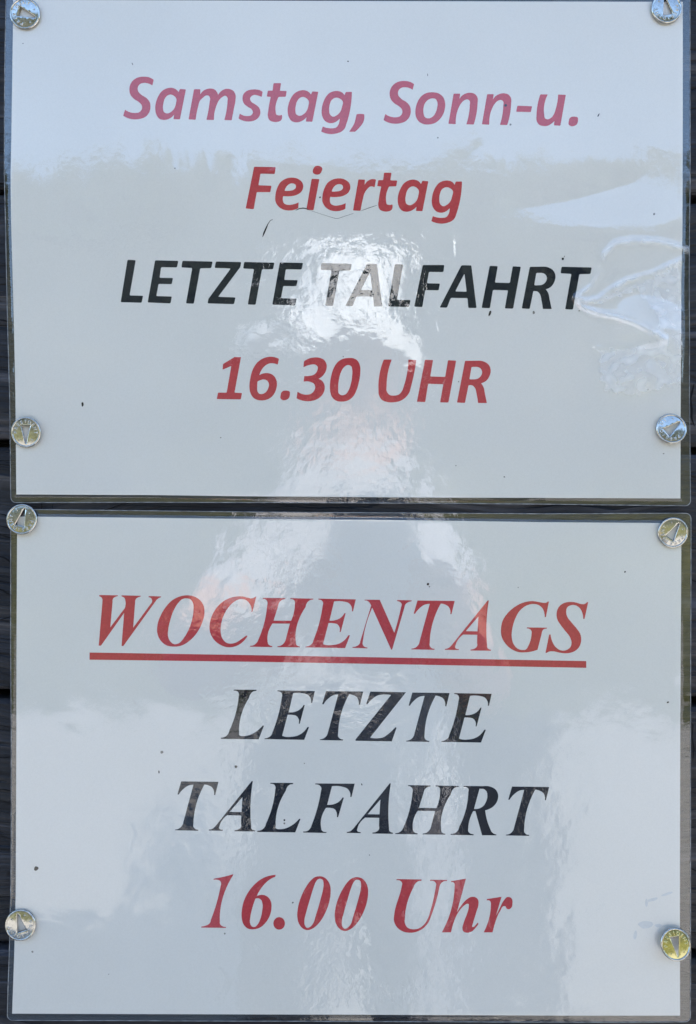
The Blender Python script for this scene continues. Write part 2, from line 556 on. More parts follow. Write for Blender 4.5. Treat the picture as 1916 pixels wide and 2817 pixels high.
def relief1(p):
    z = 0.0
    if p[0] > 1250 and 380 < p[1] < 1250:
        for pts, sg, am in CREASES:
            z += ridge(p, pts, sg, am)
        z += lump(p, (1760, 740), 190, 120, 0.0007, -0.12)      # the blister the creases run round
        z += lump(p, (1680, 640), 330, 85, 0.00062, -0.10)
        z += lump(p, (1785, 915), 110, 70, 0.0030, 0.25)
        z += lump(p, (1740, 1030), 90, 50, 0.0012, 0.0)
    z += 0.00022 * (noise.noise(Vector((p[0] * 0.0035, p[1] * 0.0035, 1.7))))
    z += lump(p, (1040, 900), 260, 120, 0.00018, 0.35)
    return z
GLARE_ZONE = [(1600, 826), (1650, 828), (1700, 800), (1760, 778), (1874, 722), (1874, 1062), (1800, 1075), (1740, 1092), (1660, 1075), (1648, 1030), (1640, 962), (1740, 957), (1818, 938), (1790, 918), (1810, 880), (1745, 800), (1690, 822), (1640, 845)]  # outline of the pale glare painted on the lifted film
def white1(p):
    """whitened folds and lifted film at the damaged right edge: reflected glare painted in"""
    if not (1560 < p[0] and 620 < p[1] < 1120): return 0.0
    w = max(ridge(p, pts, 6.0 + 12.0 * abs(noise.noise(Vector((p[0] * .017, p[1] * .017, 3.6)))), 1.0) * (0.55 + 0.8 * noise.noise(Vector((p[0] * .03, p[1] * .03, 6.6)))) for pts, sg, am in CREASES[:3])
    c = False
    for i in range(len(GLARE_ZONE)):
        a, b = GLARE_ZONE[i], GLARE_ZONE[i - 1]
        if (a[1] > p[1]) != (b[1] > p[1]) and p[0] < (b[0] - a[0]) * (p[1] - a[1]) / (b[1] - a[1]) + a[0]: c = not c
    e = min(seg_dist(p, GLARE_ZONE[i - 1], GLARE_ZONE[i])[0] for i in range(len(GLARE_ZONE))) * (1 if c else -1)
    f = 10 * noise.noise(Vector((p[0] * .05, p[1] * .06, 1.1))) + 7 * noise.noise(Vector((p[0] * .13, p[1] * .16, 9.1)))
    glare_patch = smooth01((e + f) / 7) * (0.26 + 0.22 * noise.noise(Vector((p[0] * .035, p[1] * .05, 4.1))))
    return max(0.0, min(0.6, w * 0.50 + max(0, glare_patch) * 1.25))
def calm1(p):
    top = 1 - smooth01((p[1] - 560) / 160)
    mid = math.exp(-((p[0] - 900) / 330) ** 2)
    return max(top * 0.86, 0.80 - 0.72 * mid)
def calm2(p):
    mid = math.exp(-((p[0] - 860) / 420) ** 2)
    low = smooth01((p[0] - 1250) / 200) * smooth01((p[1] - 1800) / 200)
    return max(0.0, 0.72 - 0.62 * max(mid, 0.6 * low))
def relief2(p):
    z = 0.00025 * noise.noise(Vector((p[0] * 0.0032, p[1] * 0.0032, 8.3)))
    e = 1901 - p[0]
    if e < 45:      # wavy loose right-hand margin
        z += 0.00016 * math.sin(p[1] * 0.045) * math.exp(-((p[1] - 1880) / 260) ** 2)
    return z

def text_poly(spec, ox, oy, sc=3.9525, rnd=0.0):
    """'x,y' are smooth points, 'x,y!' are corners; returns photo-pixel outline"""
    pts = []
    for tok in spec.split():
        c = tok.endswith('!')
        x, y = tok.rstrip('!').split(',')
        pts.append((ox + float(x) / sc, oy + float(y) / sc, c))
    n = len(pts)
    out = []
    def P(i): return Vector(pts[i % n][:2])
    for i in range(n):
        a, b = P(i), P(i + 1)
        ca, cb = pts[i][2], pts[(i + 1) % n][2]
        if ca and cb:
            out.append(a); continue
        L = (b - a).length
        def tan(j):
            p0, p1, p2 = P(j - 1), P(j), P(j + 1)
            d1, d2 = (p1 - p0).length or 1e-6, (p2 - p1).length or 1e-6
            t = (p1 - p0) / d1 * d2 + (p2 - p1) / d2 * d1
            return t.normalized() if t.length else t
        ta = (b - a).normalized() if ca else tan(i)
        tb = (b - a).normalized() if cb else tan(i + 1)
        if ca and not cb: ta = (2 * (b - a).normalized() - tb).normalized()
        if cb and not ca: tb = (2 * (b - a).normalized() - ta).normalized()
        k = max(2, min(10, int(L / 2.2)))
        for s in range(k):
            t = s / k; t2, t3 = t * t, t * t * t
            out.append(a * (2 * t3 - 3 * t2 + 1) + ta * L * (t3 - 2 * t2 + t) + b * (-2 * t3 + 3 * t2) + tb * L * (t3 - t2))
    if rnd:
        res = []
        m = len(out)
        for i in range(m):
            p0, p1, p2 = out[i - 1], out[i], out[(i + 1) % m]
            d1, d2 = (p0 - p1), (p2 - p1)
            if d1.length < 1e-6 or d2.length < 1e-6: continue
            ang = d1.angle(d2, 3.14)
            if ang < 2.4:
                r1 = min(rnd, d1.length * 0.45); r2 = min(rnd, d2.length * 0.45)
                q1 = p1 + d1.normalized() * r1; q2 = p1 + d2.normalized() * r2
                for t in (0, .33, .67, 1):
                    res.append(q1 * (1 - t) ** 2 + p1 * 2 * t * (1 - t) + q2 * t * t)
            else:
                res.append(p1)
        out = res
    return out

def fill_outlines(name, loops, y, mat, parent):
    cu = bpy.data.curves.new("tmp", 'CURVE')
    cu.dimensions = '2D'; cu.fill_mode = 'FRONT'
    for lp in loops:
        sp = cu.splines.new('POLY')
        sp.points.add(len(lp) - 1)
        for q, p in zip(sp.points, lp):
            q.co = (p[0] - 958, 1408.5 - p[1], 0, 1)
        sp.use_cyclic_u = True
    tmp = bpy.data.objects.new("tmp", cu)
    COL.objects.link(tmp)
    dg = bpy.context.evaluated_depsgraph_get()
    me = bpy.data.meshes.new_from_object(tmp.evaluated_get(dg))
    verts = [(v.co.x * MM, y, EYE + v.co.y * MM) for v in me.vertices]
    faces = [tuple(p.vertices) for p in me.polygons]
    bpy.data.objects.remove(tmp); bpy.data.curves.remove(cu); bpy.data.meshes.remove(me)
    return keep(mesh_ob(name, verts, faces, mat), parent)

# --- glyph outlines: (region origin, [outlines])
G = {}
G['S'] = ((330, 200), ["370,78! 355,140! 310,118 265,112 220,125 197,160 200,200 235,240 290,275 328,325 335,370 322,430 280,480 220,503 160,508 95,497 38,468! 58,402! 105,428 165,438 215,428 242,390 238,352 205,318 155,285 117,240 105,190 115,130 150,80 205,50 265,43 325,52"])
G['a'] = ((330, 200), ["720,182! 655,508! 584,506! 591,457! 557,490 520,508 475,514 430,500 398,455 386,390 395,320 420,255 460,200 515,170 570,165 610,180 640,212! 655,177!",
                       "552,238 590,252 615,282 612,330 595,385 560,425 515,443 482,428 470,385 475,335 492,280 520,248"])
G['m'] = ((330, 200), ["808,180! 877,180! 876,237! 905,200 950,177 990,172 1030,182 1058,212 1070,241! 1102,202 1145,178 1190,177 1235,197 1260,245 1258,305 1240,400 1218,518! 1137,515! 1172,310 1173,275 1152,252 1115,265 1080,300 1055,350 1025,515! 942,513! 978,315 982,275 965,250 940,248 905,272 870,310 855,360 826,512! 748,508!"])
G['s'] = ((330, 200), ["1555,210! 1543,265! 1500,248 1465,242 1430,258 1417,285 1430,315 1475,345 1515,380 1530,430 1515,480 1475,515 1420,530 1350,525 1292,498! 1305,445! 1345,465 1390,472 1430,462 1448,430 1435,400 1390,370 1350,335 1335,290 1345,235 1380,200 1430,185 1490,183 1530,193"])
G['t'] = ((700, 200), ["210,114! 292,114! 279,197! 354,199! 343,262! 266,264! 234,430 240,455 265,464 301,458! 290,520 255,535 210,535 165,515 147,465 152,415 180,264! 136,260! 148,195! 200,195!"])
G['g'] = ((700, 200), ["1062,209! 1000,565 985,605 950,640 900,660 850,668 790,663 728,640! 745,585! 790,600 845,605 890,597 915,565 928,500! 895,530 860,546 815,548 770,525 740,475 733,410 745,340 775,270 820,220 865,202 915,200 955,215 981,246! 995,210!",
                       "900,272 935,285 962,312 955,370 935,425 900,462 855,478 825,455 815,405 822,345 845,295 870,277"])
G[','] = ((700, 200), ["1112,453! 1150,448 1196,453! 1198,490 1185,540 1150,590 1095,643! 1032,643! 1060,600 1088,550 1102,500"])
G['o'] = ((1040, 200), ["595,213 660,225 710,265 732,330 730,385 712,450 675,505 620,548 560,563 500,560 445,530 415,480 408,420 420,350 450,285 495,238 545,217",
                        "590,280 625,285 647,320 645,380 630,430 600,475 555,497 515,485 497,440 497,385 512,335 545,297"])
G['n'] = ((1040, 200), ["824,228! 896,228! 888,285! 915,250 960,225 1010,218 1055,232 1085,275 1085,330 1043,564! 962,562! 1000,350 1000,310 980,292 945,298 905,335 880,380 848,560! 767,556!"])
G['-'] = ((1300, 200), ["490,359! 650,365! 636,429! 476,425!"])
G['u'] = ((1300, 200), ["739,236! 821,236! 782,460 790,495 815,507 850,495 885,455 905,400 932,237! 1017,241! 957,577! 886,573! 893,525! 860,555 820,577 770,580 725,565 698,520 697,470"])
G['.'] = ((1300, 200), ["1075,482 1115,478 1145,487 1149,520 1137,560 1105,580 1068,580 1047,562 1049,525 1058,495"])
G['F'] = ((640, 440), ["236,74! 472,79! 460,153! 305,150! 283,275! 425,281! 412,351! 265,350! 232,536! 144,528!"])
G['e'] = ((640, 440), ["721,461! 716,525! 680,540 620,550 560,542 500,505 468,450 467,385 485,310 525,240 580,205 650,192 715,207 762,250 770,295 750,345 700,380 630,395 553,393! 548,430 560,470 600,488 650,485",
                       "568,335! 585,295 615,265 650,255 685,270 690,300 665,325 620,335"])
G['i'] = ((640, 440), ["862,204! 946,209! 882,547! 804,542!", "905,68 950,68 975,85 970,125 945,155 905,158 877,140 877,105 890,80"])
G['r'] = ((640, 440), ["1370,212! 1442,214! 1437,272! 1470,230 1510,210 1562,214! 1546,299! 1505,288 1460,325 1430,380 1420,420 1393,554! 1311,550!"])
G['L'] = ((320, 690), ["124,97! 214,102! 147,485! 295,489! 278,565! 50,559!"])
G['E'] = ((320, 690), ["424,103! 677,109! 662,181! 490,178! 473,293! 620,296! 605,363! 462,360! 438,492! 607,497! 592,572! 343,562!"])
G['T'] = ((320, 690), ["721,109! 1050,117! 1035,188! 915,190! 845,575! 760,572! 828,187! 710,181!"])
G['Z'] = ((320, 690), ["1085,116! 1362,122! 1350,178! 1110,500! 1299,507! 1283,580! 994,572! 1004,522! 1247,192! 1071,186!"])
G['A'] = ((660, 690), ["1385,141! 1493,141! 1550,605! 1460,605! 1452,498! 1270,495! 1228,602! 1148,600!", "1418,232! 1442,428! 1318,425!"])
G['Fs'] = ((960, 690), ["805,154! 1040,154! 1030,231! 872,230! 850,353! 992,356! 978,430! 832,427! 800,612! 712,607!"])
G['H'] = ((1280, 690), ["268,163! 356,167! 325,345! 487,350! 518,168! 607,173! 523,629! 432,627! 467,430! 303,425! 270,624! 180,620!"])
G['R'] = ((1280, 690), ["704,174! 845,172! 910,182 960,215 983,270 972,335 935,390 878,418! 905,460 920,530 942,633! 845,632! 830,535 815,475 790,445 742,440! 703,632! 616,627!",
                        "775,240! 835,240! 875,260 890,295 875,340 840,368 800,375! 752,375!"])
G['1'] = ((580, 960), ["262,87! 331,87! 260,475! 342,479! 328,549! 66,545! 81,474! 175,475! 225,185! 130,226! 135,163!"])
G['6'] = ((580, 960), ["744,108! 730,171! 690,158 640,158 590,185 550,235 530,285! 560,270 610,262 665,275 705,315 722,370 715,430 690,490 645,535 580,558 520,557 465,530 432,475 422,410 432,320 460,220 510,145 570,103 640,85 700,90",
                       "510,355! 545,338 585,332 620,350 635,385 625,430 600,470 560,490 530,487 510,460 507,410"])
G['3'] = ((580, 960), ["1015,135! 1060,108 1120,93 1180,95 1235,120 1262,170 1258,225 1230,280 1173,325! 1220,355 1240,400 1238,450 1210,505 1150,550 1080,568 1000,562 934,536! 945,464! 990,488 1040,497 1090,488 1125,455 1137,415 1125,380 1090,360 1011,356! 1020,294! 1080,292 1130,275 1160,235 1162,190 1135,170 1085,172 1009,201!"])
G['0'] = ((580, 960), ["1500,98 1555,102 1600,130 1625,185 1628,260 1615,350 1590,440 1555,510 1500,557 1430,573 1370,565 1325,530 1302,470 1297,400 1310,300 1340,205 1385,140 1440,107",
                       "1500,175 1530,190 1540,230 1538,300 1522,390 1500,450 1465,495 1425,503 1395,485 1387,430 1393,350 1415,260 1445,205 1475,180"])
G['U'] = ((960, 960), ["381,115! 468,115! 412,400 415,465 445,500 490,507 545,495 580,455 600,400 648,116! 735,120! 680,400 660,470 615,530 560,565 490,580 420,578 360,553 328,500 323,440"])
# serif italics
G['sW'] = ((230, 1620), ["175,67! 377,70! 372,80! 345,88 325,103 318,140! 293,418! 450,210! 457,130 448,100 415,82! 415,70! 625,75! 620,86! 590,95 570,112 563,145! 542,422! 735,160! 748,130 738,103 708,90! 710,78! 847,82! 842,92! 815,103 785,135! 435,621! 415,621! 443,262! 192,617! 167,617! 208,130! 205,105 190,88 170,80!"])
G['sO'] = ((230, 1620), ["1145,70 1210,85 1270,125 1310,190 1317,260 1295,360 1240,470 1160,560 1070,615 980,628 900,612 835,555 803,475 805,395 835,300 890,205 965,125 1050,82",
                         "1125,103 1165,115 1192,155 1197,230 1185,320 1150,430 1095,530 1040,590 985,600 945,570 920,510 923,440 945,340 980,240 1030,155 1080,110"])
G['sC'] = ((540, 1620), ["656,83! 611,252! 602,250! 600,200 575,150 535,118 480,112 415,140 350,205 300,290 272,390 268,470 290,545 330,585 385,595 440,580 500,540 548,507! 559,512! 520,565 470,605 400,632 325,632 250,600 185,540 150,460 150,370 180,275 245,180 330,115 420,85 500,82 560,95 605,103 630,95 648,83!"])
G['sH'] = ((540, 1620), ["727,97! 971,101! 968,111! 935,120 905,150 893,185! 843,345! 1033,347! 1075,165 1075,140 1060,118 1026,111! 1026,101! 1276,106! 1274,116! 1235,125 1205,155 1190,200! 1085,575 1090,605 1131,627! 1131,636! 884,633! 886,623! 930,612 965,575 980,530! 1020,378! 832,376! 778,570 785,600 829,621! 829,633! 587,629! 587,619! 630,610 660,585 678,550! 772,190 775,140 760,118 727,108!"])
G['sE'] = ((840, 1620), ["144,106! 551,114! 521,244! 508,244! 505,195 475,155 420,138 315,137! 265,345! 330,340 385,315 428,264! 441,264! 387,469! 375,468! 375,420 350,385 305,373 255,372! 195,600! 230,610 300,610 370,595 425,560 470,504! 488,504! 435,644! 4,636! 5,627! 50,615 75,595 90,560! 190,190 195,150 185,130 145,117!"])
G['sN'] = ((840, 1620), ["647,117! 812,119! 970,478! 1043,200 1050,165 1035,145 1000,133! 1000,121! 1159,125! 1156,136! 1120,145 1090,170 1080,200! 946,661! 935,659! 730,205! 628,570 625,600 640,625 678,637! 678,647! 514,641! 516,631! 560,622 590,600 600,570! 718,180! 700,150 680,132 648,126!"])
G['sT'] = ((840, 1620), ["1222,126! 1627,131! 1591,276! 1578,274! 1577,230 1555,190 1520,170 1475,160! 1355,580 1355,620 1370,640 1408,651! 1406,663! 1156,658! 1157,649! 1200,638 1230,610 1245,570! 1355,163! 1300,172 1250,205 1195,271! 1181,268!"])
G['sA'] = ((1230, 1630), ["445,84! 456,87! 437,570 440,600 479,621! 479,633! 257,631! 257,619! 300,610 325,590 328,550! 330,460! 178,457! 95,570 90,600 129,614! 128,626! -23,623! -20,612! 20,602 45,580 70,550!", "343,260! 333,422! 205,420!"])
G['sG'] = ((1230, 1630), ["1110,98! 1076,268! 1063,266! 1055,205 1030,160 985,132 935,125 870,140 800,190 745,280 712,390 705,480 725,560 770,610 820,625 860,618 880,590! 920,455 920,420 905,400 870,391! 870,379! 1089,382! 1086,393! 1050,402 1035,425 1030,450! 986,622! 930,640 860,650 790,650 710,620 640,560 595,480 588,400 605,310 660,225 740,155 830,110 930,93 1010,105 1050,112 1080,110 1098,98!"])
G['sS'] = ((1230, 1630), ["1537,104! 1496,288! 1482,286! 1475,230 1445,170 1400,140 1350,138 1310,160 1297,210 1310,265 1355,325 1410,390 1450,450 1460,520 1440,590 1385,640 1310,660 1230,655 1160,640 1115,642 1085,656! 1072,656! 1112,456! 1128,456! 1145,530 1185,595 1245,630 1300,625 1345,590 1355,540 1335,480 1285,415 1235,350 1200,290 1193,225 1215,160 1265,118 1340,102 1410,110 1460,125 1495,125 1522,105!"])
G['sL'] = ((590, 1870), ["212,107! 461,109! 458,123! 420,130 395,155 380,195! 270,570 272,600 300,612! 370,605 430,580 480,545 525,499! 541,499! 483,647! 71,642! 72,629! 120,618 150,590 165,550! 265,190 268,150 255,128 213,119!"])
G['sZ'] = ((960, 1880), ["235,89! 623,96! 615,106! 232,590! 300,597 370,588 430,550 475,510 507,477! 521,481! 468,630! 74,624! 74,609! 460,126! 380,120 310,133 250,175 203,226! 190,223!"])
G['sF'] = ((800, 2130), ["269,99! 698,102! 663,246! 648,246! 645,195 615,155 560,135 450,130! 398,332! 470,325 520,302 565,252! 579,254! 517,466! 503,466! 500,415 480,380 440,367 385,365! 332,580 340,610 391,627! 389,638! 137,633! 139,621! 190,612 215,585 230,550! 330,185 335,150 320,125 270,111!"])
G['sR'] = ((1130, 2130), ["577,126! 790,129! 870,135 925,165 952,220 945,285 905,345 850,380 812,392! 865,590 885,630 933,654! 933,664! 778,663! 705,400! 682,400! 628,580 628,620 645,640 686,651! 684,663! 436,658! 437,647! 490,635 515,610 530,570! 628,200 628,155 610,140 578,138!",
                          "750,157! 790,158! 825,185 835,240 820,300 785,350 740,373 690,377!"])
G['s1'] = ((530, 2380), ["440,99! 447,102! 298,610 300,640 320,660 366,671! 364,682! 96,679! 96,667! 150,655 185,635 200,595! 305,235 312,195 300,170 275,160 229,159! 231,147! 340,126"])
G['s6'] = ((530, 2380), ["906,105! 901,126! 850,150 790,200 735,270 700,335! 730,325 780,325 825,350 855,400 860,460 845,540 800,620 740,675 670,697 605,690 560,650 537,580 540,470 565,375 620,275 690,195 770,140 850,112",
                         "685,365! 715,360 745,375 762,420 758,500 740,580 712,640 675,672 645,665 627,630 630,560 650,470"])
G['s.'] = ((530, 2380), [" ".join("%.0f,%.0f" % (943 + 63 * math.cos(a * math.pi / 8), 633 + 68 * math.sin(a * math.pi / 8)) for a in range(16))])
G['s0'] = ((780, 2380), ["390,120 440,130 485,170 512,235 515,300 500,400 460,510 395,620 325,685 265,707 215,690 170,635 152,560 160,460 195,340 245,240 300,165 345,130",
                         "398,147 428,160 438,200 432,260 400,390 355,540 320,640 285,675 255,680 235,655 230,600 250,510 290,370 330,240 355,180 375,155"])
G['sU'] = ((1050, 2390), ["164,112! 438,116! 434,131! 395,138 365,165 350,200! 255,530 255,590 285,640 340,657 400,650 455,615 500,550 525,480! 590,200 595,165 575,138 529,131! 529,119! 715,121! 712,133! 670,140 640,170 628,210! 545,500 510,585 450,650 380,685 310,695 230,680 165,630 135,560 140,490 220,190 225,155 205,130 164,124!"])
G['sh'] = ((1050, 2390), ["919,107! 820,475! 870,395 925,335 980,305 1020,308 1050,335 1055,390 1035,460 990,610 985,630 1000,632 1025,610 1045,584! 1056,597! 1020,645 975,685 930,695 890,680 880,640 890,600 950,400 950,385 935,380 905,395 860,440 815,510 790,570 757,691! 656,691! 795,190 795,165 785,150 756,146! 759,134!"])
G['sr'] = ((1050, 2390), ["1306,304! 1245,510! 1285,430 1330,345 1370,307 1400,310 1420,330 1425,370 1410,425 1385,440 1360,432 1350,410 1335,405 1290,460 1250,545 1235,590 1208,691! 1111,691! 1190,395 1190,370 1180,350 1144,343! 1146,329!"])

def line(text, items, mat, parent, rnd=0.0):
    loops = []
    for key, dx, dy in items:
        (ox, oy), outs = G[key]
        for sp in outs:
            loops.append(text_poly(sp, ox + dx, oy + dy, rnd=rnd))
    o = fill_outlines("printed_line", loops, PRINT_Y - 0.00003, mat, parent)
    o["label"] = text
    return o

def ribbon_poly(pts):
    """(x, y, half width) -> outline"""
    left, right = [], []
    for i, (x, y, w) in enumerate(pts):
        a = Vector(pts[max(0, i - 1)][:2]); b = Vector(pts[min(len(pts) - 1, i + 1)][:2])
        t = (b - a).normalized(); nrm = Vector((-t.y, t.x))
        left.append(Vector((x, y)) + nrm * w); right.append(Vector((x, y)) - nrm * w)
    return left + right[::-1]

def blob(x, y, rx, ry=None, ang=0.0, seed=0):
    ry = ry or rx
    rnd = random.Random(int(x * 7 + y * 13 + seed))
    out = []
    for k in range(10):
        a = k * math.pi / 5; r = rnd.uniform(0.82, 1.12)
        dx, dy = rx * r * math.cos(a), ry * r * math.sin(a)
        out.append(Vector((x + dx * math.cos(ang) - dy * math.sin(ang), y + dx * math.sin(ang) + dy * math.cos(ang))))
    return out

def make_sign(label, pouch, paper, relief):
    c = W((pouch.T[0][0] + pouch.T[-1][0]) / 2, (pouch.T[0][1] + pouch.B[0][1]) / 2, 0)
    root = empty("laminated_sign", c, label, "sign", "laminated timetable signs on the plank wall")
    ins = inside_paper(paper)
    def zf(p):
        d = ins(p)
        lift = smooth01((d + 9) / 11)                      # film steps up on to the paper's edge
        wv = 0.00010 * noise.noise(Vector((p[0] * 0.018, p[1] * 0.018, 2.2))) * (1 - lift)
        return wv - 0.00066 - 0.00046 * lift - max(0, relief(p)) * (0.35 + 0.65 * lift) - 0.00004
    def zb(p):
        d = ins(p)
        return -0.00052 + 0.00002 * noise.noise(Vector((p[0] * 0.01, p[1] * 0.01, 5)))
    pap = paper_sheet(paper, root)
    film("back_film", pouch, paper, M_back, zb, root, coarse=30, fine=6)
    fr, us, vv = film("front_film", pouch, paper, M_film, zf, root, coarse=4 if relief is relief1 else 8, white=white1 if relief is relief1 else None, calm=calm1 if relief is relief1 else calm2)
    n = len(us); vs_ = [v.co.copy() for v in fr.data.vertices]
    ring = [vs_[i] for i in range(n)] + [vs_[j * n + n - 1] for j in range(1, len(vv))] + [vs_[(len(vv) - 1) * n + i] for i in range(n - 2, -1, -1)] + [vs_[j * n] for j in range(len(vv) - 2, 0, -1)]
    ring = [p for i, p in enumerate(ring) if (p - ring[i - 1]).length > 1e-6]
    rim_tube(ring, 0.00016, "cut_edge", M_edge, root)
    return root, pap

sign1, pap1 = make_sign("laminated white sign with red and black slanted sans lettering for weekends, last ride 16.30", pouch1, paper1, relief1)
sign2, pap2 = make_sign("laminated white sign with red underlined serif heading for weekdays, last ride 16.00", pouch2, paper2, relief2)

line("red slanted line reading Samstag, Sonn-u.", [('S', 0, 0), ('a', 0, 0), ('m', 0, 0), ('s', 0, 0), ('t', 0, 0), ('a', 364.2, 6.6), ('g', 0, 0), (',', 0, 0),
      ('S', 716, 11.9), ('o', 0, 0), ('n', 0, 0), ('n', 92.2, 1.5), ('-', 0, 0), ('u', 0, 0), ('.', 0, 0)], M_red, sign1, 2.2)
line("red slanted line reading Feiertag", [('F', 0, 0), ('e', 0, 0), ('i', 0, 0), ('e', 129.5, 2.0), ('r', 0, 0), ('t', 303.9, 246.3), ('a', 667, 252.5), ('g', 302.9, 246.3)], M_red, sign1, 2.2)
line("black slanted capitals reading LETZTE TALFAHRT", [('L', 0, 0), ('E', 0, 0), ('T', 0, 0), ('Z', 0, 0), ('T', 170, 3), ('E', 343, 5.8), ('T', 383, 6.3), ('A', 0, 0), ('L', 735.5, 11.8), ('Fs', 0, 0), ('A', 259.5, 4.2), ('H', 0, 0), ('R', 0, 0), ('T', 1043, 16.2)], M_black, sign1, 3.2)
line("red slanted line reading 16.30 UHR", [('1', 0, 0), ('6', 0, 0), ('.', -792.6, 753.7), ('3', 0, 0), ('0', 0, 0), ('U', 0, 0), ('H', -178, 258.4), ('R', -178.2, 258.7)], M_red, sign1, 2.2)

line("red serif capitals reading WOCHENTAGS", [('sW', 0, 0), ('sO', 0, 0), ('sC', 0, 0), ('sH', 0, 0), ('sE', 0, 0), ('sN', 0, 0), ('sT', 0, 0), ('sA', 0, 0), ('sG', 0, 0), ('sS', 0, 0)], M_red, sign2)
ul = fill_outlines("underline", [[Vector(p) for p in ((247, 1795), (700, 1802.4), (1100, 1809.4), (1613.3, 1818.5), (1613.3, 1837.2), (1100, 1827.6), (700, 1820.6), (247, 1814.8))]], PRINT_Y - 0.00003, M_red, sign2)
line("black serif capitals reading LETZTE", [('sL', 0, 0), ('sE', -112.5, 252.3), ('sT', -251.8, 249.3), ('sZ', 0, 0), ('sT', -14.1, 253.2), ('sE', 373.9, 259.8)], M_black, sign2)
line("black serif capitals reading TALFAHRT", [('sT', -650, 497.5), ('sA', -649.2, 497), ('sL', 100.7, 256.2), ('sF', 0, 0), ('sA', -269.7, 503.5), ('sH', 399.6, 515.2), ('sR', 0, 0), ('sT', 260, 511.8)], M_black, sign2)
line("red serif line reading 16.00 Uhr", [('s1', 0, 0), ('s6', 0, 0), ('s.', 0, 0), ('s0', 0, 0), ('s0', 103, 2.5), ('sU', 0, 0), ('sh', 0, 0), ('sr', 0, 0)], M_red, sign2)

# specks of dirt and a hair caught under the film
SP = PRINT_Y - 0.00006
def specks(parent, darks, greys):
    o = fill_outlines("dirt_specks", [blob(*d) for d in darks], SP, M_speck, parent); o["kind"] = "stuff"
    o = fill_outlines("faint_specks", [blob(*d) for d in greys], SP, M_grey, parent); o["kind"] = "stuff"
specks(sign1, [(1391.5, 290, 4.2), (1647, 317, 1.6, 6, 0.5), (881, 543, 2.6), (228, 1112, 3.2, 7, -0.1), (1348, 862, 3.2, 8, 0.35), (1549, 712, 3.4), (958, 169, 2), (1783, 1072, 1.7), (1388, 1312, 2.3, 1.6)],
       [(1205, 379, 2.2), (482, 463, 2), (1469, 860, 3.6, 4.6), (1800, 589, 3.2), (1594, 855, 2.2), (608, 1204, 1.8), (1405, 343, 2.8), (365, 176, 1.4, 4, -0.4), (1177, 206, 1.1, 4), (1262, 1050, 1.8), (64, 120, 1.6), (1826, 1248, 2.4, 1.5), (1255, 1281, 1.6), (1553, 706, 1, 3, 0.4), (945, 981, 1.6)])
specks(sign2, [(100, 2389, 6.4), (1720, 1573, 2.6), (1838, 1932, 3.4, 2.6, -0.5), (438, 2124, 1.8, 4.6), (996, 2158, 1.4, 3.4, -0.4), (1178, 1607, 3.2, 4, 0.5), (783, 2256, 2.4, 3.2), (649, 2109, 2.6)],
       [(446, 2069, 4.4), (650, 2109, 4.2), (1182, 1614, 2), (806, 2483, 2.6), (619, 2568, 2.6), (90, 2618, 2.8), (783, 2265, 2.6, 3), (1426, 1616, 1.6), (838, 2100, 1.6), (1017, 2352, 1.6), (300, 2680, 1.4)])
fill_outlines("trapped_hair", [ribbon_poly([(723, 652, 0.6), (727, 641, 2.2), (733, 627, 2.0), (738, 616, 1.0), (744, 607, 0.7), (751, 604, 0.6)]),
                               ribbon_poly([(814, 579, 0.5), (824, 574, 1.2), (835, 572.5, 1.5), (845, 574.5, 1.4), (851, 578, 0.5)]),
                               ribbon_poly([(851, 578, 0.3), (893, 592, 0.35), (923, 601, 0.5), (931, 601, 0.5), (973, 587, 0.35)]),
                               ribbon_poly([(994, 580, 0.4), (1016, 572, 0.8), (1037, 565, 0.5)])], SP, M_speck, sign1)

M_smear = m_print("faint_smear", (0.60, 0.63, 0.66), 0.05)
sm = fill_outlines("faint_smears", [blob(1776, 2543, 22, 11), blob(1748, 2572, 5, 13, 0.15), blob(1795, 2475, 17, 4.5, -0.3), blob(1836, 2459, 18, 3.6, -0.3), blob(1779, 2484, 4, 11), blob(1812, 2546, 10, 5)], PRINT_Y - 0.00002, M_smear, sign2)
sm["kind"] = "stuff"

